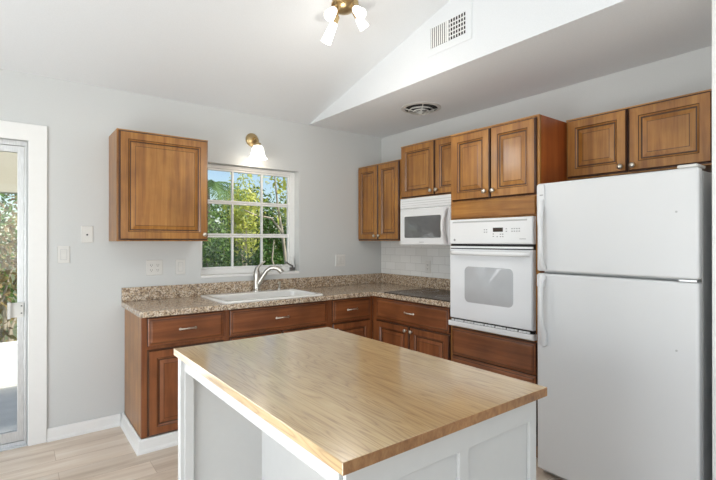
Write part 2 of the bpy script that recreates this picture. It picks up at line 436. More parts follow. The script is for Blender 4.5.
# white moulding mitred round the foot of the base cabinets
def toe():
    b = MB()
    kp = [(0, 0), (.028, 0), (.028, .012), (.020, .026), (.012, .078), (.004, .088), (0, .088)]   # outward, up
    cx, cy = -2.521, -.574
    n = len(kp)
    A = [(cx - o, 0, z) for o, z in kp]; B = [(cx - o, cy - o, z) for o, z in kp]; C_ = [(-.612, cy - o, z) for o, z in kp]
    fs = []
    for s in (0, 1):
        for k in range(n):
            k2 = (k + 1) % n; fs.append((s * n + k, (s + 1) * n + k, (s + 1) * n + k2, s * n + k2))
    fs += [tuple(range(n)), tuple(range(3 * n - 1, 2 * n - 1, -1))]
    b.add(A + B + C_, fs)
    return b
struct(toe().build('trim_1', 'trimwhite'))
struct(MB().box(-.59, -.56, -1.513, -.62, 0, .088).build('trim_2', 'trimwhite', bevel=.003))

# door casing
us = [-5.03, -4.925, -3.095, -2.992]; vs_ = [0, 2.033, 2.144]
struct(MB().cells(us, vs_, lambda i, j: not (i == 1 and j == 0), -.019, -.0005, XZ).build('trim_3', 'trimwhite', bevel=.004))

# sliding glass door
d1 = sentry('door_1')
us = [-4.918, -4.88, -3.115, -3.102]; vs_ = [.0005, .03, 2.0, 2.034]
MB().cells(us, vs_, lambda i, j: not (i == 1 and j == 1), .03, .13, XZ).build('door_frame', 'aluminium', d1, .002)
def slider(x0, x1, y):
    us = [x0, x0 + .045, x1 - .036, x1]; vs_ = [.032, .10, 1.955, 1.998]
    p = MB().cells(us, vs_, lambda i, j: not (i == 1 and j == 1), y, y + .032, XZ).build('sliding_panel', 'aluminium', d1, .002)
    MB().box(x0 + .046, x1 - .037, y + .013, y + .018, .101, 1.954).build('pane', 'glass', p)
    return p
p1 = slider(-4.05, -3.117, .036); slider(-4.878, -3.99, .086)
h = MB().box(-3.192, -3.12, .012, .035, .86, .955, 0).box(-3.205, -3.188, -.012, .035, .855, .96, 0)
h.box(-3.135, -3.126, .0105, .012, .93, .937, 1).box(-3.135, -3.126, .0105, .012, .882, .889, 1)
h.build('latch', ['plastic', 'dark'], p1, .002)
struct(MB().box(-4.92, -3.1, -.004, .03, -.001, .008).build('trim_4', 'aluminium', bevel=.002))

# kitchen window
w1 = sentry('window_1')
x0, x1, z0, z1 = -1.951, -1.025, 1.078, 2.021
us = [x0, x0 + .032, x1 - .055, x1]; vs_ = [z0, z0 + .045, z1 - .03, z1]
MB().cells(us, vs_, lambda i, j: not (i == 1 and j == 1), .085, .135, XZ).build('window_frame', 'trimwhite', w1, .003)
gx0, gx1, gz0, gz1 = x0 + .032, x1 - .055, z0 + .045, z1 - .03
ph = (gz1 - gz0) / 3; pw = (gx1 - gx0) / 3
for r in range(3):
    a, c = gz0 + r * ph, gz0 + (r + 1) * ph
    us = [gx0 + .001, gx0 + .012] + [q for k in (1, 2) for q in (gx0 + k * pw - .0075, gx0 + k * pw + .0075)] + [gx1 - .012, gx1 - .001]
    vs_ = [a + .001, a + .017, c - .017, c - .001]
    s = MB().cells(us, vs_, lambda i, j: not (j == 1 and i in (1, 3, 5)), .095, .125, XZ).build('sash', 'trimwhite', w1, .002)
    for k in range(3):
        MB().box(us[1 + 2 * k] , us[2 + 2 * k], .108, .112, vs_[1], vs_[2]).build('pane', 'glass', s)
MB().box(x0, x1, -.006, .084, z0 - .02, z0 + .001).build('window_sill', 'trimwhite', w1, .004)
cr = MB().box(-1.082, -1.040, .050, .084, 1.083, 1.112).tube([(-1.062, .058, 1.108), (-1.075, .035, 1.128), (-1.13, .015, 1.150), (-1.165, .012, 1.168)], [.009, .007, .006, .006], 10)
cr.tube([(-1.165, .012, 1.160), (-1.165, -.022, 1.166)], [.008, .010], 10)
cr.build('crank_handle', 'bronze', w1, smooth=40)
MB().box(-1.072, -1.046, .062, .0845, 1.125, 1.215).build('latch_cover', 'trimwhite', w1, .004)

# ------------------------------------------------------------------ cabinets
T = .02
def knob(parent, x, yf, z):
    MB().lathe([(.006, 0), (.006, .012), (.010, .016), (.0155, .021), (.0155, .026), (.011, .031), (.004, .033)], 18, (x, yf, z), (0, -1, 0)).build('knob', 'pewter', parent, smooth=50)
def pull(parent, x, yf, z, w=.1):
    pts = []; rs = []
    for k in range(17):
        t = k / 16; u = (t - .5) * w
        y = yf - .026 * (math.sin(PI * t) ** .55) if 0 < t < 1 else yf
        pts.append((x + u, y, z + .004 * math.sin(PI * t))); rs.append(.0042 + .0022 * abs(math.sin(3 * PI * t)) + (.0025 if k in (0, 16) else 0))
    b = MB().tube(pts, rs, 10)
    for s in (-.5, .5): b.lathe([(.010, 0), (.010, .003), (.006, .006)], 14, (x + s * w, yf, z), (0, -1, 0))
    b.build('pull', 'pewter', parent, smooth=60)
def door(parent, xa, xb, za, zb, yf, knob_at=None, fw=.056, mat='wood_v'):
    t = T
    fr = MB().rings(xa, xb, za, zb, [(-.004, yf + t - .0002), (-.0035, yf + t - .0012), (0, yf + t - .0014), (0, yf + .008), (.0065, yf), (fw - .004, yf), (fw, yf + .003), (fw + .007, yf + .0075), (fw + .010, yf + .0095)],  # outermost dark flange paints in the shadow line where door meets frame
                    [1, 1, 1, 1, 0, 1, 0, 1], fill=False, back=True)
    d = fr.build('door', [mat, 'glaze_shade'], parent)
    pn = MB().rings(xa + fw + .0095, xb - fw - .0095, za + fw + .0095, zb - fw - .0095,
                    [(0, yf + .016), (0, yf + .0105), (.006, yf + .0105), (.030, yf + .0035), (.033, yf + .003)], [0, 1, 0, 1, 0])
    pn.build('panel', [mat, 'glaze_shade'], d)
    if knob_at: knob(d, knob_at[0], yf, knob_at[1])
    return d
def drawer(parent, xa, xb, za, zb, yf, handle=True, name='drawer', mat='base_h'):
    t = T
    d = MB().rings(xa, xb, za, zb, [(-.004, yf + t - .0002), (-.0035, yf + t - .0012), (0, yf + t - .0014), (0, yf + .008), (.004, yf + .0055), (.013, yf + .0045), (.017, yf + .003), (.026, yf)], [1, 1, 1, 0, 0, 1, 0, 0]).build(name, [mat, 'glaze_shade'], parent)  # outermost dark flange stands in for the shadow round the drawer front
    if handle: pull(d, (xa + xb) / 2, yf, (za + zb) / 2)
    return d
def frame(parent, w, za, zb, yb, xs, zs, mat='wood_v'):
    """face frame in front of y=yb: outer stiles and rails, plus inner uprights xs and rails zs given as (a, b)"""
    us = sorted({0, w, *[q for p in xs for q in p]}); v = sorted({za, zb, *[q for p in zs for q in p]})
    solid = lambda i, j: any(abs(us[i] - p[0]) < 1e-6 for p in xs) or any(abs(v[j] - p[0]) < 1e-6 for p in zs)
    return MB().cells(us, v, solid, yb - T, yb, XZ).build('face_frame', mat, parent, .0015)
def wall_cabinet(label, loc, rz, w, d, za, zb, doors, xs, group=None, knobs=True, kz=.038):
    o = thing('wall_cabinet', label, 'cabinet', loc, rz, group)
    yb = -(d - T)
    MB().box(0, w, yb + .0002, -.002, za, zb).build('carcass', 'wood_v', o, .0015)
    frame(o, w, za, zb, yb, xs, [(za, za + .03), (zb - .03, zb)])
    MB().box(0, w, yb - T - .006, yb - T - .0003, zb - .007, zb).build('top_lip', 'lip', o, .001)
    for (a, b, side) in doors:
        kx = b - .028 if side == 'r' else a + .028
        door(o, a, b, za + .012, zb - .012, yb - 2 * T - .001, (kx, za + .012 + kz))
    return o
def base_carcass(o, w, d, za=.09, zb=.874, t=.018):
    yb = -(d - T)
    b = MB().box(0, t, yb + .0002, -.022, za, zb).box(w - t, w, yb + .0002, -.022, za, zb)
    b.box(t, w - t, -.034, -.022, za, zb).box(t, w - t, yb + .0002, -.034, za, za + t)
    b.build('carcass', 'wood_v', o, .0015); return yb
def base_cabinet(label, loc, rz, w, d, xs, build, group='base cabinets under the granite worktop'):
    o = thing('base_cabinet', label, 'cabinet', loc, rz, group)
    yb = base_carcass(o, w, d)
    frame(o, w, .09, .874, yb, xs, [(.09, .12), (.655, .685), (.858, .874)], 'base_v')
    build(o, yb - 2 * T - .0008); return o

D = .57
# back run
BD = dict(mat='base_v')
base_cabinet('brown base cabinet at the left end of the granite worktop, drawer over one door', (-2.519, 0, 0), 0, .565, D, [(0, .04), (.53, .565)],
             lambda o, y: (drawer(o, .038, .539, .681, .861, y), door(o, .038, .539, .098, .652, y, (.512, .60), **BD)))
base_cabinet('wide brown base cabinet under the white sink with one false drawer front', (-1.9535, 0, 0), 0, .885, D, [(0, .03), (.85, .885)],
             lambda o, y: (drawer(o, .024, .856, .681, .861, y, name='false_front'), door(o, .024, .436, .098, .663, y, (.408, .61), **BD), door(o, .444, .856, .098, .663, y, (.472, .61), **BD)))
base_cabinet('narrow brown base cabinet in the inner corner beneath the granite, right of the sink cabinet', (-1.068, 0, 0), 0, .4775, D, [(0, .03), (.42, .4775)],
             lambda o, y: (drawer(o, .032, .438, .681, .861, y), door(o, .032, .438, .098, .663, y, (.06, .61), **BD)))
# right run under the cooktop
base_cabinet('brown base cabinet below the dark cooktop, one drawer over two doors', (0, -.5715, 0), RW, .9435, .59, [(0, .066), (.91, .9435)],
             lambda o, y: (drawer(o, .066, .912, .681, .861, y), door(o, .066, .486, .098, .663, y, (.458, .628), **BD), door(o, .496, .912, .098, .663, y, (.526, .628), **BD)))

# uppers
wall_cabinet('single door brown wall cabinet hanging alone left of the window', (-2.621, 0, 0), 0, .619, .315, 1.363, 2.128,
             [(.016, .611, 'r')], [(0, .04), (.58, .619)])
UG = 'wall cabinets on the right wall'
wall_cabinet('tall narrow brown two door wall cabinet in the corner left of the microwave', (-.002, -.003, 0), RW, .645, .312, 1.366, 2.126,
             [(.014, .326, 'r'), (.336, .632, 'l')], [(0, .03), (.615, .645)], UG)
wall_cabinet('brown two door wall cabinet directly above the white microwave', (-.002, -.65, 0), RW, .866, .312, 1.748, 2.237,
             [(.022, .430, 'r'), (.440, .848, 'l')], [(0, .03), (.836, .866)], UG)
wall_cabinet('wide brown two door wall cabinet above the white refrigerator', (-.002, -2.222, 0), RW, .866, .310, 1.76, 2.15,
             [(.014, .369, 'r'), (.379, .773, 'l')], [(0, .03), (.75, .866)], UG, kz=.03)

# tall oven cabinet
oc = thing('oven_cabinet', 'tall brown cabinet housing the white wall oven, beside the refrigerator', 'cabinet', (-.002, -1.518, 0), RW)
w, d = .700, .623; yb = -(d - T); t = .018
b = MB().box(0, t, yb, -.0, 0.0, 2.14).box(w - t, w, yb, 0, 0.0, 2.14).box(t, w - t, -.012, 0, .09, 2.14)
for z in (.09, .742 - t, 1.521, 2.14 - t): b.box(t, w - t, yb, -.012, z, z + t)
b.build('carcass', 'veneer', oc, .0015)
MB().box(.018, w - .018, yb + .05, yb + .068, 0, .09).build('toe_kick', 'wood_h', oc)
frame(oc, w, .09, 2.14, yb - .0003, [(0, .026), (w - .026, w)], [(.09, .12), (.515, .54), (.735, .757), (1.516, 1.53), (1.642, 1.662), (2.11, 2.14)])
yf = yb - 2 * T - .0012
door(oc, .024, .349, 1.655, 2.122, yf, (.320, 1.700)); door(oc, .359, .682, 1.655, 2.122, yf, (.387, 1.700))
MB().rings(.020, .682, 1.527, 1.642, [(0, yf + .0195), (0, yf + .004), (.004, yf)], [0, 0, 0]).build('filler_panel', 'wood_h', oc)
drawer(oc, .020, .682, .545, .738, yf, False)
drawer(oc, .020, .682, .112, .535, yf, False)

MB().box(0, w, yb - T - .0065, yb - T - .0008, 2.133, 2.14).build('top_lip', 'lip', oc, .001)

# ------------------------------------------------------------------ worktop
ct = thing('countertop', 'L-shaped speckled beige granite worktop with low upstand round the corner', 'countertop', (0, 0, .876))
us = [-2.538, -1.955, -1.145, -.635, -.001]; vs_ = [-1.5155, -.635, -.575, -.085, -.001]
def ins(i, j):
    if j == 0: return i == 3
    if i == 1 and j == 2: return False
    return True
MB().cells(us, vs_, ins, 0, .038, XY).build('worktop', 'granite', ct, .004, seg=3)
MB().box(-2.538, -.001, -.0205, -.0005, .0382, .14).build('upstand', 'granite', ct, .002)
MB().box(-.0205, -.0005, -1.5155, -.0208, .0382, .14).build('upstand', 'granite', ct, .002)

# sink
sk = thing('sink', 'white drop-in kitchen sink set in the granite under the window', 'sink', (-1.55, -.317, .914))
hw, hd = .428, .279
def rrect(hx, hy, r, z, n=6, ox=0, oy=0):
    out = []
    for cx, cy, a0 in ((hx - r, hy - r, 0), (-hx + r, hy - r, PI / 2), (-hx + r, -hy + r, PI), (hx - r, -hy + r, 3 * PI / 2)):
        for k in range(n + 1):
            a = a0 + PI / 2 * k / n; out.append((ox + cx + r * math.cos(a), oy + cy + r * math.sin(a), z))
    return out
def loft(b, loops, mi=0, cap0=True, cap1=True):
    n = len(loops[0]); fs = []
    for i in range(len(loops) - 1):
        for k in range(n):
            k2 = (k + 1) % n; fs.append((i * n + k, i * n + k2, (i + 1) * n + k2, (i + 1) * n + k))
    if cap0: fs.append(tuple(range(n - 1, -1, -1)))
    if cap1: fs.append(tuple((len(loops) - 1) * n + k for k in range(n)))
    return b.add([p for l in loops for p in l], fs, mi)
o_ = -.02
loops = [rrect(.385, .225, .05, -.02, oy=o_), rrect(hw - .012, hd - .012, .04, .0005), rrect(hw, hd, .045, .0005), rrect(hw, hd, .045, .007), rrect(hw - .006, hd - .006, .042, .013), rrect(hw - .02, hd - .02, .04, .014),
         rrect(.388, .20, .055, .0135, oy=-.038), rrect(.378, .19, .05, .004, oy=-.038), rrect(.362, .178, .05, -.15, oy=-.038), rrect(.33, .15, .06, -.17, oy=-.038), rrect(.05, .05, .045, -.176, oy=-.038)]
loops[0] = rrect(.384, .202, .05, -.02, oy=-.036)
loft(MB(), loops, cap0=False).build('basin', 'porcelain', sk, smooth=40)
loops = [rrect(.384, .202, .05, -.02, oy=-.036), rrect(.375, .196, .05, -.16, oy=-.036), rrect(.34, .16, .06, -.185, oy=-.036)]
loft(MB(), loops, cap0=False).build('bowl_shell', 'porcelain', sk, smooth=40)
MB().lathe([(.04, 0), (.04, .003), (.028, .003), (.022, .0015)], 20, (0, -.038, -.1755)).build('drain', 'chrome', sk, smooth=40)

# faucet
fa = thing('faucet', 'brushed nickel pull-out faucet with side-swept spout behind the white sink', 'faucet', (-1.488, -.066, .928))
MB().lathe([(.036, 0), (.036, .006), (.031, .010), (.029, .03), (.027, .10), (.028, .135), (.026, .165), (.021, .182)], 24).build('body', 'nickel', fa, smooth=50)
pts = [(.0, -.004, .045), (.024, -.018, .085), (.048, -.036, .135), (.072, -.054, .178), (.098, -.073, .200), (.124, -.093, .204), (.146, -.109, .196)]
MB().tube(pts, [.020, .020, .0195, .019, .019, .0195, .020], 14).build('spout', 'nickel', fa, smooth=50)
MB().tube([(.143, -.107, .198), (.158, -.118, .186), (.174, -.130, .166), (.178, -.133, .158)], [.020, .0215, .022, .019], 14).build('spray_head', 'nickel', fa, smooth=50)
MB().tube([(0, 0, .178), (.004, -.002, .196), (.016, -.006, .214), (.050, -.014, .244), (.072, -.018, .260)], [.022, .020, .012, .008, .0065], 12).build('lever', 'nickel', fa, smooth=50)
so = thing('soap_dispenser', 'small brushed nickel soap dispenser right of the faucet on the sink ledge', 'soap dispenser', (-1.268, -.066, .928))
MB().lathe([(.019, 0), (.019, .005), (.013, .009), (.012, .05), (.015, .054), (.015, .066), (.006, .070)], 18).build('body', 'nickel', so, smooth=50)
MB().tube([(0, 0, .060), (-.02, -.018, .061), (-.034, -.030, .054)], [.006, .0055, .005], 10).build('nozzle', 'nickel', so, smooth=50)
hc = thing('hole_cover', 'flat nickel hole cover between faucet and soap dispenser on the sink', 'cap', (-1.365, -.066, .928))
MB().lathe([(.02, 0), (.02, .003), (.012, .006), (.003, .007)], 18).build('cap', 'nickel', hc, smooth=50)

# cooktop
ck = thing('cooktop', 'black glass cooktop set flat on the granite below the microwave', 'cooktop', (0, -.735, .9142), RW)
g = loft(MB(), [[(x + .375, y - .335, z) for x, y, z in rrect(.372, .272, .015, zz)] for zz in (0, .005)])
g.build('glass_top', 'cookglass', ck, .0015)
for (x, y, r) in ((.18, -.20, .075), (.18, -.44, .095), (.56, -.20, .095), (.56, -.44, .075)):
    MB().lathe([(r, 0), (r, .0004), (r - .004, .0004), (r - .004, 0)], 40, (x, y, .0051), closed=True).build('burner_ring', 'mark', ck)

# ------------------------------------------------------------------ microwave
mw = thing('microwave', 'white over-the-range microwave hanging under the wall cabinet beside the oven', 'microwave', (-.012, -.70, 0), RW)
mwd = .335
MB().box(.001, .761, -mwd, 0, 1.335, 1.746).build('body', 'enamel', mw, .003)
b = MB().rings(.001, .761, 1.652, 1.745, [(0, -mwd - .0003), (0, -mwd - .022), (.008, -mwd - .030)], [0, 0, 0])
for k in range(3): b.box(.03, .732, -mwd - .0312, -mwd - .0295, 1.675 + .02 * k, 1.678 + .02 * k, 1)
b.build('vent_grille', ['enamel', 'greyplastic'], mw)
dm = MB().rings(.001, .590, 1.327, 1.650, [(0, -mwd - .0003), (0, -mwd - .022), (.010, -mwd - .032)], [0, 0, 0]).build('door', 'enamel', mw)
lo = [[(x + .282, -mwd - .0322 - q, z + 1.487) for x, z, _ in rrect(.216 - e, .095 - e, .012, 0)] for q, e in ((0, 0), (.0018, 0), (.0022, .002))]
loft(MB(), lo).build('window', 'mwglass', dm, smooth=40)
pts = [(.562, -mwd - .036 - .05 * math.sin(PI * k / 12) ** .8, 1.342 + .29 * k / 12) for k in range(13)]
MB().tube(pts, [.014] + [.016] * 11 + [.014], 12).build('handle', 'enamel', dm, smooth=50)
b = MB().box(.25, .258, -mwd - .0325, -mwd - .0319, 1.352, 1.357)
for k in range(4): b.box(.260 + .011 * k, .268 + .011 * k, -mwd - .0325, -mwd - .0319, 1.352, 1.357)
b.build('badge', 'mark', dm)
cpn = MB().rings(.594, .761, 1.327, 1.650, [(0, -mwd - .0003), (0, -mwd - .022), (.008, -mwd - .030)], [0, 0, 0]).build('control_panel', 'enamel', mw)
MB().box(.61, .745, -mwd - .0312, -mwd - .0298, 1.60, 1.635).build('display', 'display', cpn)
for r in range(5):
    for c in range(3): MB().box(.618 + .043 * c, .652 + .043 * c, -mwd - .0314, -mwd - .0298, 1.36 + .045 * r, 1.39 + .045 * r).build('button', 'greyplastic', cpn)
MB().box(.03, .73, -mwd + .02, -.04, 1.326, 1.3348).build('underside', 'greyplastic', mw)

# ------------------------------------------------------------------ wall oven
ov = thing('wall_oven', 'white built-in wall oven with grey window in the tall brown cabinet', 'oven', (-.002, -1.518, 0), RW)
of = -.6445           # just in front of the face frame (local y = -0.6245)
MB().box(.030, .670, -.600, -.05, .765, 1.505).build('body', 'greyplastic', ov)
MB().box(.024, .676, of + .018, of + .0195, .80, 1.5165).build('back_flange', 'dark', ov)
cpn = MB().rings(.022, .678, 1.345, 1.5165, [(0, of + .0178), (0, of - .012), (.006, of - .018)], [0, 0, 0]).build('control_panel', 'enamel', ov)
y = of - .018
MB().rings(.05, .64, 1.492, 1.502, [(0, y + .002), (0, y - .0012), (.003, y - .002)], [0, 0, 0]).build('ridge', 'greyplastic', cpn)
MB().box(.392, .468, y - .0012, y + .001, 1.425, 1.452).build('display', 'display', cpn)
for (cx, cz, nx, nz) in ((.325, 1.431, 2, 2), (.425, 1.400, 1, 1), (.395, 1.402, 1, 2), (.450, 1.400, 2, 2), (.494, 1.434, 1, 2), (.535, 1.434, 4, 2)):
    b = MB()
    for i in range(nx):
        for j in range(nz): b.box(cx + .017 * i - .005, cx + .017 * i + .005, y - .0008, y + .001, cz + .016 * j - .010, cz + .016 * j - .004)
    b.build('button', 'mark', cpn)
MB().lathe([(.0085, 0), (.0085, .0012), (.0062, .0012), (.0062, .0006), (.003, .0010)], 20, (.068, y, 1.372), (0, -1, 0)).build('emblem', 'mark', cpn, smooth=40)
b = MB()
for k in range(5): b.box(.588 + .009 * k, .595 + .009 * k, y - .0008, y + .001, 1.376, 1.380)
b.build('badge', 'mark', cpn)
# door
dr = MB().rings(.024, .676, .815, 1.3085, [(0, of + .0178), (0, of - .012), (.006, of - .020)], [0, 0, 0]).build('door', 'ovenglass', ov)
MB().box(.024, .676, of - .004, of + .0178, 1.309, 1.3445).build('vent_slot', ['dark'], ov)
MB().box(.024, .676, of - .016, of - .0042, 1.3155, 1.3285).build('vent_bar', 'enamel', ov, .002)
y = of - .020
lo = [[(x + .352, y - q, z + 1.064) for x, z, _ in rrect(.192 - e, .124 - e, .035, 0)] for q, e in ((-.001, 0), (.0008, 0), (.0012, .001))]
loft(MB(), lo).build('window', 'ovenwindow', dr, smooth=40)
hp = []
for k in range(15):
    tt = k / 14; hp.append((.045 + .61 * tt, y - .036 * min(1, math.sin(PI * tt) * 5), 1.283))
MB().tube(hp, .016, 12, squash=((0, 1, 0), .7)).build('handle', 'enamel', dr, smooth=50)
bt = MB().rings(.010, .684, .757, .792, [(0, of + .0178), (0, of - .018), (.006, of - .024)], [0, 0, 0]).build('bottom_trim', 'enamel', ov)
b = MB()
for k in range(22): b.box(.035 + .0285 * k, .035 + .0285 * k + (.024 if k % 3 else .018), of - .012, of + .0178, .7945, .813)
MB().box(.026, .674, of - .004, of + .0178, .7925, .8145).build('lower_vent', 'dark', ov)
b.v = [(p[0], p[1], min(p[2], .806)) for p in b.v]
b.build('vent_fins', 'enamel', ov)

# ------------------------------------------------------------------ refrigerator
fg = thing('refrigerator', 'white top-freezer refrigerator standing between the oven cabinet and the white partition', 'refrigerator', (-.03, -2.273, 0), RW)
fw_, fd = .780, .72      # front plane at local y = -0.72
MB().box(.004, fw_ - .004, -.645, 0, .03, 1.688).build('body', 'texenamel', fg, .004)
MB().box(.01, fw_ - .01, -.665, -.645, .012, 1.18).box(.01, fw_ - .01, -.662, -.645, 1.19, 1.685).build('door_seal', 'greyplastic', fg)
fz = MB().box(0, fw_, -fd, -.662, 1.191, 1.698).build('freezer_door', 'texenamel', fg, .012, seg=4)
rf = MB().box(0, fw_, -fd, -.665, .045, 1.178).build('refrigerator_door', 'texenamel', fg, .012, seg=4)
b = MB().box(.02, fw_ - .02, -.64, -.55, .0, .04, 0)
for k in range(3): b.box(.03, fw_ - .03, -.645, -.639, .006 + .012 * k, .012 + .012 * k, 1)
b.build('base_grille', ['plastic', 'dark'], fg)
# handles: flat mount on the door edge, bowed grip
def grip(pts, rad, p, plate):
    b = MB().tube(pts, rad, 14, squash=((0, 1, 0), .75))
    b.build('handle', 'fridgetrim', p, smooth=50)
    MB().box(.006, .052, -fd - .012, -fd + .002, *plate).build('handle_mount', 'fridgetrim', p, .005, seg=3)
grip([(.030, -fd - .010, 1.60), (.036, -fd - .022, 1.55), (.044, -fd - .040, 1.49), (.050, -fd - .048, 1.43), (.052, -fd - .050, 1.32), (.050, -fd - .042, 1.25), (.046, -fd - .012, 1.21)],
     [.020, .019, .017, .014, .014, .015, .018], fz, (1.56, 1.688))
grip([(.046, -fd - .012, 1.160), (.050, -fd - .042, 1.12), (.052, -fd - .050, 1.05), (.052, -fd - .050, .94), (.050, -fd - .040, .88), (.048, -fd - .018, .845), (.047, -fd - .010, .79), (.047, -fd - .003, .77)],
     [.018, .015, .014, .014, .016, .020, .021, .019], rf, (1.100, 1.172))
MB().box(.026, .046, -fd - .0128, -fd - .0115, 1.626, 1.631).build('badge', 'mark', fz)
MB().box(fw_ - .085, fw_ - .005, -.715, -.60, 1.6985, 1.714).build('hinge_cover', 'plastic', fg, .006)
MB().box(fw_ - .075, fw_ - .006, -.722, -.66, 1.1788, 1.1902).build('hinge', 'aluminium', fg, .002)
MB().lathe([(.005, 0), (.005, .0015), (.003, .002)], 12, (fw_ - .085, -fd, 1.50), (0, -1, 0)).build('screw_plug', 'greyplastic', fz, smooth=40)
MB().lathe([(.005, 0), (.005, .0015), (.003, .002)], 12, (fw_ - .085, -fd, .86), (0, -1, 0)).build('screw_plug', 'greyplastic', rf, smooth=40)

# ------------------------------------------------------------------ island
il = thing('kitchen_island', 'white kitchen island with thick oak butcher block top in the foreground', 'kitchen island', (0, 0, 0))
bt_ = MB().box(-2.638, -1.861, -2.970, -1.749, .886, .914); bt_.m[2] = 1; bt_.m[3] = 1
bt_.build('butcher_block_top', ['butcher', 'endgrain'], il, .002)
MB().box(-2.612, -2.594, -2.918, -1.800, .828, .8855).build('apron', 'islandwhite', il, .002)
# far end panel with a stile on its open edge
MB().box(-2.59, -1.887, -1.800, -1.782, .0, .8855).build('end_panel', 'islandwhite', il)
MB().box(-2.628, -2.590, -1.812, -1.776, .0, .8855).box(-2.612, -2.575, -1.8185, -1.8122, .0, .828).build('leg_stile', 'islandwhite', il, .002)
# cupboard back behind the knee space
MB().box(-2.262, -2.245, -2.918, -1.8005, .0, .8855).build('knee_panel', 'islandwhite', il)
MB().box(-1.905, -1.887, -2.918, -1.8005, .0, .8855).build('side_panel', 'islandwhite', il)
# near end: board and batten
MB().box(-2.60, -1.890, -2.932, -2.918, .0, .8855).build('end_panel', 'islandwhite', il)
us = [-2.612, -2.572, -2.245, -2.207, -1.915, -1.880]; vs_ = [.0, .10, .812, .8855]
MB().cells(us, vs_, lambda i, j: j != 1 or i in (0, 2, 4), -2.944, -2.9322, XZ).build('batten_frame', 'islandwhite', il, .002)

# ------------------------------------------------------------------ switches and outlets
def plate(name, label, cat, x, z, gangs, kinds, wall='back', group='switch and outlet plates'):
    if wall == 'back': o = thing(name, label, cat, (x, 0, z), 0, group)
    else: o = thing(name, label, cat, (-.0067, x, z), RW, group)
    w = .046 * gangs + .028
    MB().rings(-w / 2, w / 2, -.059, .059, [(0, -.0003), (0, -.003), (.003, -.006)], [0, 0, 0]).build('plate', 'plastic', o)
    for g, k in enumerate(kinds):
        cx = (g - (gangs - 1) / 2) * .046
        if k == 'rocker':
            MB().prism([(-.0062, -.033), (-.0085, -.033), (-.0065, 0), (-.010, .033), (-.0062, .033)], cx - .0165, cx + .0165, lambda a, b_, w_: (w_, a, b_)).build('rocker', 'plastic', o, .0008)
            MB().rings(cx - .019, cx + .019, -.036, .036, [(0, -.0055), (0, -.0066), (.0018, -.0066)], [0, 0, 0], fill=False).build('bezel', 'greyplastic', o)
        elif k == 'outlet':
            s = MB().rings(cx - .0165, cx + .0165, -.033, .033, [(0, -.0055), (0, -.0075), (.001, -.0085)], [0, 0, 0]).build('socket', 'plastic', o)
            for dz in (-.019, .019):
                b = MB().box(cx - .008, cx - .0055, -.0092, -.008, dz - .002, dz + .007).box(cx + .0055, cx + .008, -.0092, -.008, dz - .002, dz + .006)
                b.lathe([(.0025, 0), (.0025, .0008)], 10, (cx, -.0084, dz - .008), (0, -1, 0))
                b.build('slots', 'dark', s)
        elif k == 'jack':
            MB().lathe([(.006, 0), (.006, .004), (.004, .006)], 14, (cx, -.006, -.003), (0, -1, 0)).build('jack', 'dark', o, smooth=40)
    return o
plate('light_switch', 'white rocker switch plate beside the sliding door casing', 'switch', -2.897, 1.271, 1, ['rocker'])
plate('wall_plate', 'white wall plate with a dark centre jack, left of the lone cabinet', 'wall plate', -2.757, 1.412, 1, ['jack'])
plate('power_outlet', 'white double outlet plate over the left end of the granite', 'outlet', -2.308, 1.158, 2, ['outlet', 'outlet'])
plate('light_switch', 'white rocker switch plate just left of the kitchen window', 'switch', -2.114, 1.158, 1, ['rocker'])
plate('light_switch', 'white double rocker switch plate right of the kitchen window', 'switch', -.548, 1.168, 2, ['rocker', 'rocker'])
plate('power_outlet', 'white outlet plate on the subway tile under the microwave', 'outlet', -.70, 1.115, 1, ['outlet'], 'right')

# ------------------------------------------------------------------ vents
rv = thing('ceiling_vent', 'round ringed air diffuser on the soffit underside', 'vent', (-.456, -1.047, H0))
MB().lathe([(.139, -.0005), (.139, -.004)], 40).build('throat_shade', 'dark', rv)  # flat dark disc painted for the shade inside the duct
for k, (r0, r1, z0_, z1_) in enumerate(((.138, .167, -.004, -.0005), (.098, .108, -.012, -.024), (.064, .074, -.022, -.036), (.032, .042, -.032, -.046))):
    MB().lathe([(r0, z0_ - .004), (r1, z1_ - .004), (r1, z1_), (r0, z0_)], 40, closed=True).build('ring', 'shutter', rv, smooth=50)
MB().lathe([(.018, -.054), (.018, -.046), (.008, -.030), (.008, -.004)], 20).build('hub', 'shutter', rv, smooth=40)
for a in (.9, .9 + PI / 2, .9 + PI, .9 + 1.5 * PI):
    MB().tube([(.006 * math.cos(a), .006 * math.sin(a), -.040), (.135 * math.cos(a), .135 * math.sin(a), -.006)], .004, 8).build('spoke', 'shutter', rv)

wg = thing('wall_vent', 'rectangular white supply grille high on the soffit face', 'vent', (-.9202, -1.572, 2.62), RW)
W_, H_ = .372, .235
us = [0, .026, W_ - .050, W_]; vs_ = [0, .05, .185, H_]
MB().cells(us, vs_, lambda i, j: not (i == 1 and j == 1), -.006, -.0002, XZ).build('frame', 'ceiling', wg, .002)
MB().box(.0265, W_ - .0505, -.0025, -.0005, .0505, .1845).build('throat_shade', 'dark', wg)  # flat dark sheet painted for the shade behind the louvres
for k in range(8):
    x = .028 + k * .0175
    MB().prism([(x, -.003), (x + .0145, -.0075), (x + .0155, -.0065), (x + .001, -.0026)], .051, .184, XY).build('louvre', 'trimwhite', wg)
MB().box(.169, .186, -.0075, -.0026, .051, .184).build('mullion', 'trimwhite', wg)
for k in range(6):
    x = .197 + k * .0215
    MB().box(x, x + .007, -.0078, -.0055, .051, .184).build('louvre', 'trimwhite', wg)
for k in range(4):
    z = .070 + k * .028
    MB().box(.187, .3215, -.0050, -.0028, z, z + .008).build('crossbar', 'trimwhite', wg)

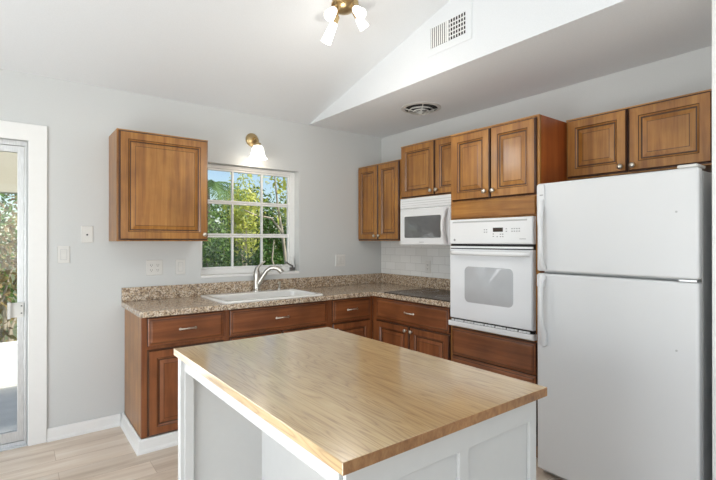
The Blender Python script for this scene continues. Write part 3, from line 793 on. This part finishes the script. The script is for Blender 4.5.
# ------------------------------------------------------------------ lamps
sc = thing('wall_sconce', 'brass wall sconce with lit white bell shade above the window', 'wall lamp', (-1.503, 0, 2.257))
MB().lathe([(.060, .0003), (.060, .006), (.053, .016), (.036, .024), (.012, .028)], 28, (0, 0, 0), (0, -1, 0)).build('backplate', 'brass', sc, smooth=40)
MB().tube([(0, -.018, 0), (.002, -.05, .012), (.004, -.085, .008), (.006, -.105, -.018), (.006, -.108, -.045)], [.010, .008, .008, .009, .010], 12).build('arm', 'brass', sc, smooth=50)
MB().lathe([(.012, 0), (.026, -.006), (.030, -.03), (.028, -.034), (.010, -.034)], 20, (.006, -.108, -.040)).build('fitter', 'brass', sc, smooth=50)
MB().lathe([(.036, 0), (.050, -.025), (.057, -.058), (.064, -.088), (.082, -.112), (.079, -.112), (.061, -.087), (.054, -.058), (.047, -.025), (.033, 0)], 32, (.006, -.108, -.068), closed=True).build('shade', 'lampglass', sc, smooth=60)
MB().lathe([(.012, 0), (.014, -.02), (.028, -.055), (.024, -.078), (.008, -.088)], 20, (.006, -.108, -.074)).build('bulb', 'bulb', sc, smooth=60)
pl = bpy.data.lights.new('sconce_light', 'POINT'); pl.energy = .9; pl.color = (1, .86, .68); pl.shadow_soft_size = .03
po = bpy.data.objects.new('sconce_light', pl); COL.objects.link(po); po.location = (-1.497, -.108, 2.035)

cl = thing('ceiling_light', 'brass ceiling spotlight cluster with lit glass shades over the island', 'ceiling lamp', (-1.53, -1.44, H0 + SL * 1.44))
nrm = Vector((0, -SL, -1)).normalized()
MB().lathe([(.085, .0005), (.085, .012), (.07, .028), (.045, .040), (.012, .046)], 36, (0, 0, 0), nrm).build('canopy', 'brass', cl, smooth=40)
fx, fy = math.sin(math.radians(37.489)), math.cos(math.radians(37.489))
def rel(r, f, z): return Vector((r * fy + f * fx, -r * fx + f * fy, z))       # right, away, up of the lamp
for (r, f, z, rt, ft, zt) in ((-.045, .03, -.055, -.125, .075, -.215), (.055, .02, -.03, .125, .05, -.130), (-.05, -.06, -.055, -.085, -.16, -.155), (.05, -.07, -.055, .10, -.17, -.15)):
    a, e = rel(r, f, z), rel(rt, ft, zt); dv = (e - a).normalized()
    s = MB().tube([a - dv * .005 + Vector((0, 0, .02)), a + dv * .01], [.007, .007], 10).tube([a + dv * .005, a + dv * .012, a + dv * .05, a + dv * .055], [.012, .019, .021, .016], 16)
    s = s.build('spot_arm', 'brass', cl, smooth=40)
    Lh = (e - a).length
    MB().lathe([(.020, .050), (.024, .060), (.034, Lh), (.031, Lh), (.021, .062), (.017, .052)], 24, a, dv, closed=True).build('glass_shade', 'lampglass', s, smooth=50)
    MB().lathe([(.010, .055), (.016, .075), (.020, .10), (.016, .118), (.005, .126)], 16, a, dv).build('bulb', 'bulb', s, smooth=50)
pl = bpy.data.lights.new('ceiling_lamp_light', 'POINT'); pl.energy = 9; pl.color = (1, .94, .86); pl.shadow_soft_size = .10
po = bpy.data.objects.new('ceiling_lamp_light', pl); COL.objects.link(po); po.location = (-1.53, -1.44, 2.08)

# ------------------------------------------------------------------ outside
struct(MB().box(-14, 10, .17, 30, -.16, -.12).build('ground', 'ground'))
struct(MB().box(-5.6, -2.3, .165, 1.95, -.119, -.03).build('patio_slab', 'concrete', bevel=.005))
struct(MB().box(-5.6, -2.3, 1.75, 1.90, -.0295, .37).build('wall_patio', 'whitestucco', bevel=.008))
struct(MB().box(-5.6, -2.3, 1.75, 1.90, 1.83, 2.40).build('porch_beam', 'stucco', bevel=.005))
for x in (-5.5, -2.42):
    struct(MB().box(x - .05, x + .05, 1.77, 1.88, .3705, 1.8295).build('porch_post', 'whitestucco', bevel=.005))

def leaves(b, c, R, n, size, rnd, flat=1.0, shell=.35):
    for _ in range(n):
        while True:
            d = Vector((rnd.uniform(-1, 1), rnd.uniform(-1, 1), rnd.uniform(-1, 1)))
            if shell < d.length < 1: break
        p = Vector(c) + Vector((d.x * R[0], d.y * R[1], d.z * R[2]))
        nn = (d + Vector((rnd.gauss(0, .6), rnd.gauss(0, .6), rnd.gauss(.3, .6)))).normalized()
        a = nn.orthogonal().normalized(); a = (Matrix.Rotation(rnd.uniform(0, 6.28), 3, nn) @ a); q = nn.cross(a)
        s = size * rnd.uniform(.6, 1.4); w = s * .42
        b.add([p - a * s * .5, p + q * w * .5 + nn * s * .05, p + a * s * .5, p - q * w * .5 + nn * s * .05], [(0, 1, 2, 3)])
def shrub(label, x, y, h, R, n, size, leaf, bark, seed, name='shrub', cat='shrub', group=None, lobes=7, stems=5, clear=.1):
    rnd = random.Random(seed)
    o = thing(name, label, cat, (x, y, -.12), 0, group)
    s = MB(); f = MB()
    for k in range(lobes):
        a = rnd.uniform(0, 6.28); q = rnd.uniform(0, .7)
        cz = clear * h + (h * (1 - clear)) * (.2 + .62 * k / max(1, lobes - 1)); 
        c = (math.cos(a) * R * q, math.sin(a) * R * q, cz)
        leaves(f, c, (R * .62, R * .62, h * .24), n // lobes, size, rnd)
        if k < stems:
            s.tube([(rnd.uniform(-.08, .08), rnd.uniform(-.08, .08), 0), (c[0] * .3 + rnd.uniform(-.06, .06), c[1] * .3, cz * .4), (c[0] * .8, c[1] * .8, cz * .8), (c[0] * 1.2 + rnd.uniform(-.2, .2), c[1], cz + h * .16)], [.03, .024, .017, .008], 7)
    f.build('foliage', leaf, o); s.build('stems', bark, o, smooth=60)
    return o
SG = 'shrubs beyond the window'
shrub('dark green shrub nearest the window, low at its left', -.88, 2.55, 1.45, .36, 1800, .075, 'leaf_dark', 'bark', 1, group=SG)
shrub('dark green shrub low in the middle and right of the window', .22, 2.75, 1.35, .38, 1800, .075, 'leaf_dark', 'bark', 2, group=SG)
shrub('dense mid green shrub behind the two dark shrubs, left of the pale bare tree', -.25, 4.05, 2.0, .50, 2600, .085, 'leaf_mid', 'bark', 3, group=SG)
shrub('deep green shrub behind the pale bare tree', 1.15, 4.2, 1.95, .50, 2600, .085, 'leaf_dark', 'bark', 9, group=SG)
shrub('yellow green leafy tree high in the middle of the window', 1.40, 6.9, 3.0, .62, 1900, .095, 'leaf_yellow', 'bark_pale', 4, 'tree', 'tree', clear=.40)
shrub('yellow green tree with pale stems at the right of the window', 2.02, 5.5, 3.35, .55, 1700, .095, 'leaf_yellow', 'bark_pale', 5, 'tree', 'tree', clear=.30)
shrub('broad dark green tree far behind the other plants', 2.6, 9.6, 3.0, 1.9, 6500, .15, 'leaf_dark', 'bark', 6, 'tree', 'tree', clear=.03, lobes=16)
# pale crooked branches in front of the hedge
br_ = thing('bare_tree', 'slender pale crooked tree with bare branches right of window centre', 'tree', (-.14, 1.95, -.12))
b = MB()
b.tube([(0, 0, 0), (-.03, 0, .6), (.05, .02, 1.1), (-.02, .02, 1.6), (-.10, .0, 1.95), (-.16, 0, 2.5)], [.035, .032, .027, .022, .017, .008], 8)
b.tube([(.05, .02, 1.1), (.10, .0, 1.35), (.05, 0, 1.55), (.16, 0, 1.85), (.10, 0, 2.3)], [.022, .02, .018, .014, .007], 8)
b.tube([(-.02, .02, 1.6), (-.2, 0, 1.80), (-.42, .05, 1.84), (-.62, .05, 1.92)], [.018, .015, .012, .006], 8)
b.tube([(-.03, 0, .6), (-.12, -.02, 1.0), (-.20, -.02, 1.22), (-.16, 0, 1.5)], [.02, .017, .013, .006], 8)
b.build('trunk', 'bark_pale', br_, smooth=60)
f = MB(); rnd = random.Random(11)
for c in ((-.16, 0, 2.5), (.1, 0, 2.3), (-.55, .05, 1.98), (.14, 0, 1.9)): leaves(f, c, (.32, .28, .22), 130, .08, rnd, shell=0)
f.build('foliage', 'leaf_yellow', br_)
# palm
def palm(label, x, y, h, n, seed, length=1.5):
    rnd = random.Random(seed); o = thing('palm_tree', label, 'palm', (x, y, -.12))
    MB().tube([(0, 0, 0), (.03, 0, h * .5), (0, 0, h)], [.10, .08, .07], 10).build('trunk', 'bark', o, smooth=60)
    for k in range(n):
        a = 2 * PI * k / n + rnd.uniform(-.2, .2); rise = rnd.uniform(.1, .9); b = MB(); sp_ = []
        for i in range(9):
            t_ = i / 8; rr = length * t_; sp_.append(Vector((math.cos(a) * rr, math.sin(a) * rr, h + length * (rise * t_ - 1.0 * t_ * t_))))
        b.tube(sp_, [.016 - .0015 * i for i in range(9)], 6)
        side = Vector((-math.sin(a), math.cos(a), 0))
        for i in range(1, 25):
            t_ = i / 25; j = min(7, int(t_ * 8)); u = t_ * 8 - j; p = sp_[j].lerp(sp_[j + 1], u); dr_ = (sp_[j + 1] - sp_[j]).normalized()
            ll = length * .36 * math.sin(PI * (.15 + .8 * t_))
            for s_ in (-1, 1):
                tip = p + (side * s_ * .75 + dr_ * .6 + Vector((0, 0, -.35))).normalized() * ll
                b.add([p - dr_ * .014, p + dr_ * .014, tip], [(0, 1, 2)])
        b.build('frond', 'leaf_palm', o)
    return o
palm('feathery palm with drooping fronds at the upper left of the window', -.02, 5.55, 2.62, 14, 21, 1.0)

shrub('dry leafed bush seen through the sliding door above the low white wall', -3.25, 3.1, 2.2, .8, 1500, .09, 'leaf_dry', 'bark_pale', 31, clear=.05)
shrub('rounded green shrub across the lawn, left of the dry bush', -5.1, 4.2, 1.9, .7, 1500, .10, 'leaf_mid', 'bark', 41)
shrub('green bush behind the dry bush outside the sliding door', -3.6, 4.8, 2.9, 1.2, 2200, .11, 'leaf_mid', 'bark', 32, 'tree', 'tree', clear=.05, lobes=9)
shrub('wide dark tree at the far side of the lawn behind the patio', -6.5, 10.5, 3.4, 2.2, 3000, .18, 'leaf_dark', 'bark', 42, 'tree', 'tree', clear=.03, lobes=12)
